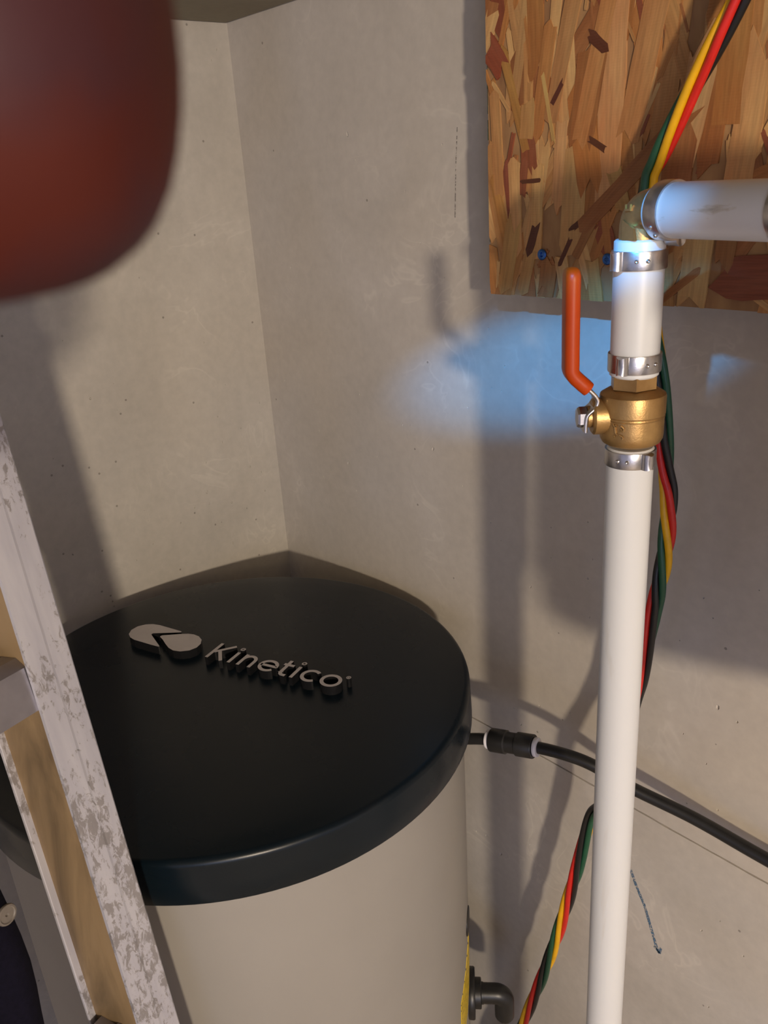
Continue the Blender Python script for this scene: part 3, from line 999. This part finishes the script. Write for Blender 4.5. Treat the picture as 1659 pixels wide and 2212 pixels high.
# faint ink print on the cross pipe
bm = bmesh.new()
pr = random.Random(4)
def ink(s, ang, ds, da):
    ro = PR + 0.00012
    a0 = math.radians(ang)
    q = []
    for ss, aa in ((0, 0), (ds, 0), (ds, da), (0, da)):
        a = a0 + aa
        q.append(hm @ Vector((ro * math.cos(a), ro * math.sin(a), s + ss)))
    qi = [hm @ Vector((0, 0, 0)) for _ in q]
    bm.faces.new([bm.verts.new(p) for p in q])
s = 0.030
while s < 0.074:
    for j in range(pr.choice((2, 3))):
        ink(s + pr.uniform(0, 0.0014), 236 + pr.uniform(0, 7), pr.uniform(0.0003, 0.0010), math.radians(pr.uniform(1, 2.5)))
    s += 0.0023 if pr.random() > 0.18 else 0.0042
from_bm('ink_print', bm, simple('grey_ink', (0.33, 0.31, 0.29), 0.6, 0, 0.3, 400), pipe, smooth=False)

# unseen filter added beyond the right edge to cast the wide wall shadow
FX, FY = 0.962, -0.258
added_filt = tag(empty('added_filter', (FX, FY, 0)), 'dark blue filter housing added out of view to shadow the wall', 'filter')
MAT['added_filter_blue'] = simple('added_filter_blue', (0.03, 0.06, 0.18), 0.4, 0, 0.1)
bm = bmesh.new()
lathe(bm, [(0.030, 1.040), (0.068, 1.043), (0.074, 1.055), (0.078, 1.24), (0.080, 1.262), (0.086, 1.264), (0.086, 1.285), (0.080, 1.287)], segs=48)
for i in range(24):
    a = math.radians(15 * i)
    box(bm, (0.076, -0.003, 1.08), (0.081, 0.003, 1.25), Matrix.Rotation(a, 4, 'Z'))
from_bm('added_filter_sump', bm, MAT['added_filter_blue'], added_filt)
bm = bmesh.new()
lathe(bm, [(0.078, 1.286), (0.090, 1.290), (0.090, 1.345), (0.080, 1.362), (0.02, 1.366)], segs=48)
from_bm('added_filter_head', bm, MAT['black_plastic'], added_filt)

# ------------------------------------------------------------------ twisted pump wires
wire_pts = [(0.86, -0.060, 1.690), (0.80, -0.064, 1.655), (0.722, -0.070, 1.55), (0.6568, -0.0720, 1.4374), (0.6281, -0.0670, 1.3944), (0.6040, -0.0620, 1.3555), (0.5953, -0.0600, 1.3379), (0.5935, -0.060, 1.29), (0.605, -0.060, 1.24),
            (0.6140, -0.060, 1.2015), (0.6170, -0.052, 1.1384), (0.6205, -0.05, 1.1097), (0.6200, -0.05, 1.0621), (0.6129, -0.05, 1.0046), (0.6055, -0.05, 0.9438), (0.5985, -0.05, 0.9041),
            (0.6040, -0.078, 0.83), (0.5610, -0.05, 0.764), (0.5419, -0.05, 0.6691), (0.5137, -0.05, 0.5411), (0.4735, -0.05, 0.3912), (0.440, -0.055, 0.25), (0.42, -0.06, 0.10), (0.41, -0.06, 0.004)]
cl = smooth_path(wire_pts, 14)
PHI = [(1.9, 420), (1.50, 190), (1.45, 135), (1.42, 95), (1.367, 5), (1.340, -50), (1.24, -120), (1.157, -180), (1.10, -300), (1.018, -540), (0.685, -900), (0.48, -1260), (0.0, -2000)]
def phi_at(z):
    for (z0, p0), (z1, p1) in zip(PHI[:-1], PHI[1:]):
        if z <= z0 and z >= z1:
            return p0 + (p1 - p0) * (z0 - z) / (z0 - z1)
    return PHI[0][1]
wires = tag(empty('pump_wires', (0.41, -0.06, 0)), 'twisted black red yellow and green pump wires hanging behind the pipe', 'wire')
WO = Vector((0.41, -0.06, 0))
for q, (cname, c) in enumerate((('red', (0.62, 0.018, 0.012)), ('yellow', (0.78, 0.42, 0.006)), ('green', (0.012, 0.085, 0.042)), ('black', (0.010, 0.010, 0.011)))):
    path = []
    n = len(cl)
    for i in range(n):
        t = (cl[min(i + 1, n - 1)] - cl[max(i - 1, 0)]).normalized()
        N = Vector((1, 0, 0)); N = (N - t * N.dot(t)).normalized()
        B = Vector((0, -1, 0)); B = (B - t * B.dot(t) - N * B.dot(N)).normalized()
        ph = math.radians(phi_at(cl[i].z) - 32 + 90 * q)
        path.append(cl[i] + N * (0.0040 * math.cos(ph)) + B * (0.0040 * math.sin(ph)) - WO)
    bm = bmesh.new()
    sweep(bm, path, circle(0.0029, 12))
    o = from_bm('wire', bm, simple(cname + '_insulation', c, 0.36, 0, 0.10, 90, 0.03), wires)
    o['label'] = cname + ' insulated wire'

# ------------------------------------------------------------------ black brine tube with coupling
tube_pts = [(0.4445, -0.1035, 0.8232), (0.4477, -0.1010, 0.8238), (0.4682, -0.0945, 0.8300), (0.5143, -0.0790, 0.8366), (0.5420, -0.069, 0.8372), (0.5665, -0.0600, 0.8333), (0.5996, -0.0465, 0.8185), (0.6543, -0.030, 0.8063), (0.717, -0.022, 0.7965), (0.82, -0.016, 0.79), (1.0, -0.013, 0.785), (1.5, -0.012, 0.78)]
tb = tag(empty('brine_tube', (0.4290, -0.112, 0.82)), 'black plastic tube with push fit coupling running from the tank along the wall', 'tube')
TO = Vector((0.4290, -0.112, 0.82))
tp = [p - TO for p in smooth_path(tube_pts, 8)]
bm = bmesh.new()
sweep(bm, tp, circle(0.0058, 18))
from_bm('tube', bm, MAT['black_plastic'], tb)
c0, c1 = Vector((0.4705, -0.0936, 0.8305)) - TO, Vector((0.5130, -0.0794, 0.8366)) - TO
ln = (c1 - c0).length
m4 = axis_frame(c0, c1 - c0)
bm = bmesh.new()
lathe(bm, [(0.0065, 0.0), (0.0112, 0.0002), (0.0117, 0.001), (0.0117, ln * 0.36), (0.0112, ln * 0.37), (0.0102, ln * 0.385), (0.0102, ln * 0.60), (0.0112, ln * 0.61), (0.0117, ln * 0.62), (0.0117, ln - 0.001), (0.0112, ln - 0.0002), (0.0065, ln)], m4, 32)
cp = from_bm('coupling', bm, MAT['black_plastic'], tb)
MAT['collet'] = simple('white_collet', (0.80, 0.78, 0.80), 0.4, 0, 0.05)
for z0 in (-0.0042, ln + 0.0004):
    bm = bmesh.new()
    lathe(bm, [(0.0058, z0), (0.0090, z0), (0.0094, z0 + 0.0006), (0.0094, z0 + 0.0032), (0.0090, z0 + 0.0038), (0.0058, z0 + 0.0038)], m4, 28)
    o = from_bm('collet', bm, MAT['collet'], cp)
    o['label'] = 'white release collet ring'

# ------------------------------------------------------------------ aluminium ladder
LA = Vector((0.4497, -0.4894, 1.1353))
LX = Vector((0.1564, 0.0058, -0.9877)).normalized()
LF = Vector((-0.3465, 0.9367, -0.0494)); LF = (LF - LX * LF.dot(LX)).normalized()
LG = Vector((-0.9249, -0.3500, -0.1485)); LG = (LG - LX * LG.dot(LX) - LF * LG.dot(LF)).normalized()
k = NT('aluminium_worn')
v = k.coord('Object', (1, 1, 0.55))
v2 = k.coord('Object', (1, 1, 0.10))
patch = k.ramp(k.math('ADD', k.math('MULTIPLY', k.noise(v, 170, 6, 0.75, 0.5), 0.62), k.math('MULTIPLY', k.noise(v, 18, 2), 0.38)), [(0.535, (0, 0, 0)), (0.575, (1, 1, 1))])
streak = k.noise(v2, 90, 3)
base = k.mix(patch, (0.56, 0.56, 0.62), (0.34, 0.325, 0.335))
base = k.mix(0.3, base, k.ramp(streak, [(0.3, (0.3, 0.3, 0.3)), (0.7, (0.7, 0.7, 0.7))]), 'OVERLAY')
k.l(base, k.b.inputs['Base Color'])
k.l(k.ramp(patch, [(0, (0.62, 0.62, 0.62)), (1, (0.42, 0.42, 0.42))]), k.b.inputs['Roughness'])
k.set(Metallic=0.45)
k.bump(patch, 0.10, 0.0004)
MAT['alu_worn'] = k.m
MAT['alu'] = simple('aluminium', (0.34, 0.33, 0.37), 0.36, 0.9, 0.12, 40, 0.1)
k = NT('tan_web')
v = k.coord('Object', (1, 1, 0.25))
base = k.ramp(k.noise(v, 26, 5, 0.6, 0.5), [(0.30, (0.15, 0.10, 0.05)), (0.52, (0.30, 0.205, 0.105)), (0.8, (0.35, 0.25, 0.14))])
k.l(base, k.b.inputs['Base Color'])
k.set(Roughness=0.5, Metallic=0.15)
MAT['tan_web'] = k.m

t_floor = LA.z / -LX.z
LB = LA + LX * t_floor
ladder = tag(empty('ladder', LB), 'worn aluminium ladder leaning in front of the tank', 'ladder')
# local ladder frame: x = LF (rail face), y = LG (depth), z = up the rail
lm = frame((0, 0, 0), LF, LG, -LX)
Ltop = t_floor + 0.50
SPAN = 0.38
for side in (0, 1):
    sgn = 1 if side == 0 else -1
    off = 0 if side == 0 else -SPAN
    bm = bmesh.new()
    # worn outer face with a shallow fold line down the middle
    prof = [(-0.0010, 0.0), (0.0145, 0.0), (0.0165, 0.0004), (0.0300, 0.0006), (0.0312, 0.0014), (0.0312, 0.0034), (-0.0010, 0.0026)]
    prism(bm, [(off + sgn * x, y) for x, y in prof], 0.0, Ltop, lm)
    rail = from_bm('rail_face', bm, MAT['alu_worn'], ladder, smooth=False)
    bm = bmesh.new()
    x0, x1 = off, off + sgn * 0.0022
    box(bm, (min(x0, x1), 0.0022, 0.0), (max(x0, x1), 0.0470, Ltop), lm)
    o = from_bm('rail_web', bm, MAT['tan_web'], ladder, smooth=False)
    o['label'] = 'tan stained inner side of the rail'
    bm = bmesh.new()
    x0, x1 = off - sgn * 0.0055, off + sgn * 0.0300
    box(bm, (min(x0, x1), 0.0470, 0.0), (max(x0, x1), 0.0496, Ltop), lm, bevel=0.0006)
    from_bm('rail_flange', bm, MAT['alu_worn'], ladder, smooth=False)
    bm = bmesh.new()
    x0, x1 = off - sgn * 0.006, off + sgn * 0.034
    box(bm, (min(x0, x1), -0.004, 0.004), (max(x0, x1), 0.054, 0.06), lm, bevel=0.002)
    bmesh.ops.translate(bm, verts=bm.verts, vec=(0, 0, 0.012))
    from_bm('foot', bm, MAT['black_plastic'], ladder, smooth=False)
rz0 = t_floor - 0.055
for i in range(-4, 2):
    zc = rz0 + i * 0.285
    if zc < 0.05 or zc > Ltop - 0.05:
        continue
    bm = bmesh.new()
    sec = [(0.0, -0.017), (0.004, -0.0185), (0.040, -0.0185), (0.044, -0.017), (0.044, 0.010), (0.038, 0.0175), (0.024, 0.0150), (0.021, 0.0175), (0.008, 0.0175), (0.001, 0.012)]
    a = [bm.verts.new(lm @ Vector((-0.0002, y + 0.0025, zc + z))) for y, z in sec]
    b = [bm.verts.new(lm @ Vector((-SPAN + 0.0002, y + 0.0025, zc + z))) for y, z in sec]
    bm.faces.new(a); bm.faces.new(list(reversed(b)))
    for q in range(len(sec)):
        w = (q + 1) % len(sec)
        bm.faces.new((a[q], b[q], b[w], a[w]))
    from_bm('rung', bm, MAT['alu'], ladder, smooth=False)

# ------------------------------------------------------------------ navy garment hanging on the ladder rung
k = NT('navy_cloth')
v = k.coord()
k.l(k.ramp(k.noise(v, 300, 3), [(0.3, (0.0022, 0.0018, 0.007)), (0.7, (0.0045, 0.0038, 0.012))]), k.b.inputs['Base Color'])
k.set(Roughness=0.92)
k.b.inputs['Specular IOR Level'].default_value = 0.15
k.bump(k.noise(v, 900, 2), 0.3, 0.0006)
rung_c = LA + LX * 0.055
coat = tag(empty('jacket', (0.47, -0.56, 0.5)), 'dark navy jacket with a pale button hanging from the ladder rung', 'jacket')
CO = Vector((0.47, -0.56, 0.5))
bm = bmesh.new()
NU, NV = 22, 46
grid = []
for jv in range(NV + 1):
    row = []
    t = jv / NV
    for iu in range(NU + 1):
        u = iu / NU
        s = 0.066 + 0.24 * u
        # over the rung: rises on the near side, crosses, falls on the far side
        drop_n, over, drop_f = 0.56, 0.10, 0.30
        d = t * (drop_n + over + drop_f)
        base = rung_c - LF * s
        if d < drop_n:
            gpos, h = -0.006, -(drop_n - d)
        elif d < drop_n + over:
            q = (d - drop_n) / over
            gpos, h = -0.006 + 0.060 * q, 0.026 * math.sin(math.pi * min(1, max(0, q))) ** 0.5
        else:
            gpos, h = 0.054, -(d - drop_n - over)
        down = max(0.0, -h)
        p = base + LG * gpos + Vector((0, 0, 0)) - LX * 0.0
        p = Vector((p.x, p.y, p.z + h + (0.004 if down == 0 else 0)))
        wav = 0.007 * math.sin(u * 15 + 1.3 * down * 6) * min(1, down * 6) + 0.006 * mnoise.noise((u * 4, down * 9, 2))* min(1, down * 6)
        side_ = 1 if gpos < 0.03 else -1
        p += (-LG) * side_ * abs(wav) * 0.8
        p += (-LF) * (0.003 * math.sin(down * 30 + 0.6) * min(1, down * 5) * (1 - u)) - (-LF) * (0.03 * down * (1 - u))
        row.append(bm.verts.new(p - CO))
    grid.append(row)
for a, b in zip(grid[:-1], grid[1:]):
    for i in range(NU):
        bm.faces.new((a[i], a[i + 1], b[i + 1], b[i]))
o = from_bm('cloth', bm, k.m, coat)
md = o.modifiers.new('thick', 'SOLIDIFY'); md.thickness = 0.004; md.offset = 0

bm = bmesh.new()
bn = Vector((0.9221, 0.3740, 0.0988))
bc = Vector((0.4916, -0.5449, 0.9629)) + bn * 0.0004 - CO
bmx4 = axis_frame(bc, bn)
lathe(bm, [(0.0062, -0.0006), (0.0066, 0.0006), (0.0062, 0.0016), (0.0052, 0.0018), (0.0046, 0.0012), (0.0012, 0.0011), (0.0006, 0.0002)], bmx4, 24)
o = from_bm('button', bm, simple('pale_button', (0.15, 0.13, 0.11), 0.5, 0, 0.1, 200), coat)
o['label'] = 'pale round button'

# ------------------------------------------------------------------ photographer's hand, one fingertip in front of the lens
def cw(x, y, z):
    """point given right / up / forward of the lens, in metres"""
    return CAM + CR * x + CU * y + CF * z
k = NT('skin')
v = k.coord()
base = k.ramp(k.noise(v, 75, 3, 0.5), [(0.40, (0.058, 0.008, 0.004)), (0.60, (0.040, 0.011, 0.014))])  # shade and a red-to-purple light tint mixed into the skin colour
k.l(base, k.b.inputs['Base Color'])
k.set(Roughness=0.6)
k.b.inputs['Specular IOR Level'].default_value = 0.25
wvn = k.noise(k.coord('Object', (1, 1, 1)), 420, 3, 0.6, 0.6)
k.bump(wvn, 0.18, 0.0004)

hand_pts = {
    'elbow': (-0.185, -0.420, -0.050), 'arm2': (-0.160, -0.300, 0.000), 'arm1': (-0.140, -0.200, 0.020), 'wrist': (-0.125, -0.120, 0.026),
    'palm0': (-0.118, -0.085, 0.028), 'palm1': (-0.112, -0.050, 0.026),
    'iK': (-0.098, -0.012, 0.024), 'i1': (-0.068, 0.010, 0.030), 'i2': (-0.040, 0.0185, 0.0375), 'i3': (-0.0215, 0.0220, 0.0385), 'i4': (-0.0088, 0.0222, 0.0385),
    'mK': (-0.104, -0.036, 0.044), 'm1': (-0.082, -0.028, 0.078), 'm2': (-0.066, -0.026, 0.060), 'm3': (-0.058, -0.026, 0.040), 'm4': (-0.056, -0.026, 0.030),
    'rK': (-0.108, -0.060, 0.046), 'r1': (-0.084, -0.052, 0.082), 'r2': (-0.066, -0.050, 0.064), 'r3': (-0.058, -0.050, 0.044), 'r4': (-0.056, -0.050, 0.034),
    'lK': (-0.112, -0.082, 0.044), 'l1': (-0.090, -0.076, 0.076), 'l2': (-0.076, -0.073, 0.060), 'l3': (-0.069, -0.073, 0.044), 'l4': (-0.067, -0.073, 0.036),
    't0': (-0.118, -0.070, 0.008), 't1': (-0.104, -0.040, -0.010), 't2': (-0.088, -0.012, -0.018), 't3': (-0.078, 0.006, -0.018),
}
hand_rad = {'elbow': 0.044, 'arm2': 0.042, 'arm1': 0.036, 'wrist': 0.028, 'palm0': 0.027, 'palm1': 0.024,
            'iK': 0.0125, 'i1': 0.0102, 'i2': 0.0125, 'i3': 0.0134, 'i4': 0.0122,
            'mK': 0.0120, 'm1': 0.0098, 'm2': 0.0092, 'm3': 0.0086, 'm4': 0.0066,
            'rK': 0.0115, 'r1': 0.0092, 'r2': 0.0086, 'r3': 0.0082, 'r4': 0.0062,
            'lK': 0.0108, 'l1': 0.0082, 'l2': 0.0076, 'l3': 0.0072, 'l4': 0.0056,
            't0': 0.0150, 't1': 0.0120, 't2': 0.0105, 't3': 0.0080}
edges = [('wrist', 'arm1'), ('arm1', 'arm2'), ('arm2', 'elbow'), ('wrist', 'palm0'), ('palm0', 'palm1'),
         ('palm1', 'iK'), ('iK', 'i1'), ('i1', 'i2'), ('i2', 'i3'), ('i3', 'i4'),
         ('palm1', 'mK'), ('mK', 'm1'), ('m1', 'm2'), ('m2', 'm3'), ('m3', 'm4'),
         ('palm0', 'rK'), ('rK', 'r1'), ('r1', 'r2'), ('r2', 'r3'), ('r3', 'r4'),
         ('palm0', 'lK'), ('lK', 'l1'), ('l1', 'l2'), ('l2', 'l3'), ('l3', 'l4'),
         ('wrist', 't0'), ('t0', 't1'), ('t1', 't2'), ('t2', 't3')]
names = list(hand_pts)
HO = cw(*hand_pts['wrist'])
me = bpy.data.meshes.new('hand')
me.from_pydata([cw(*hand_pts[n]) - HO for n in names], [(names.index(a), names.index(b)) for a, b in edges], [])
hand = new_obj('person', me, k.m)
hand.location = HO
md = hand.modifiers.new('skin', 'SKIN')
md.branch_smoothing = 0.6
sv = me.skin_vertices[0].data
for i, n in enumerate(names):
    r = hand_rad[n]
    sv[i].radius = (r, r)
    sv[i].use_root = (n == 'wrist')
md.use_smooth_shade = True
sb = hand.modifiers.new('sub', 'SUBSURF'); sb.levels = 3; sb.render_levels = 3
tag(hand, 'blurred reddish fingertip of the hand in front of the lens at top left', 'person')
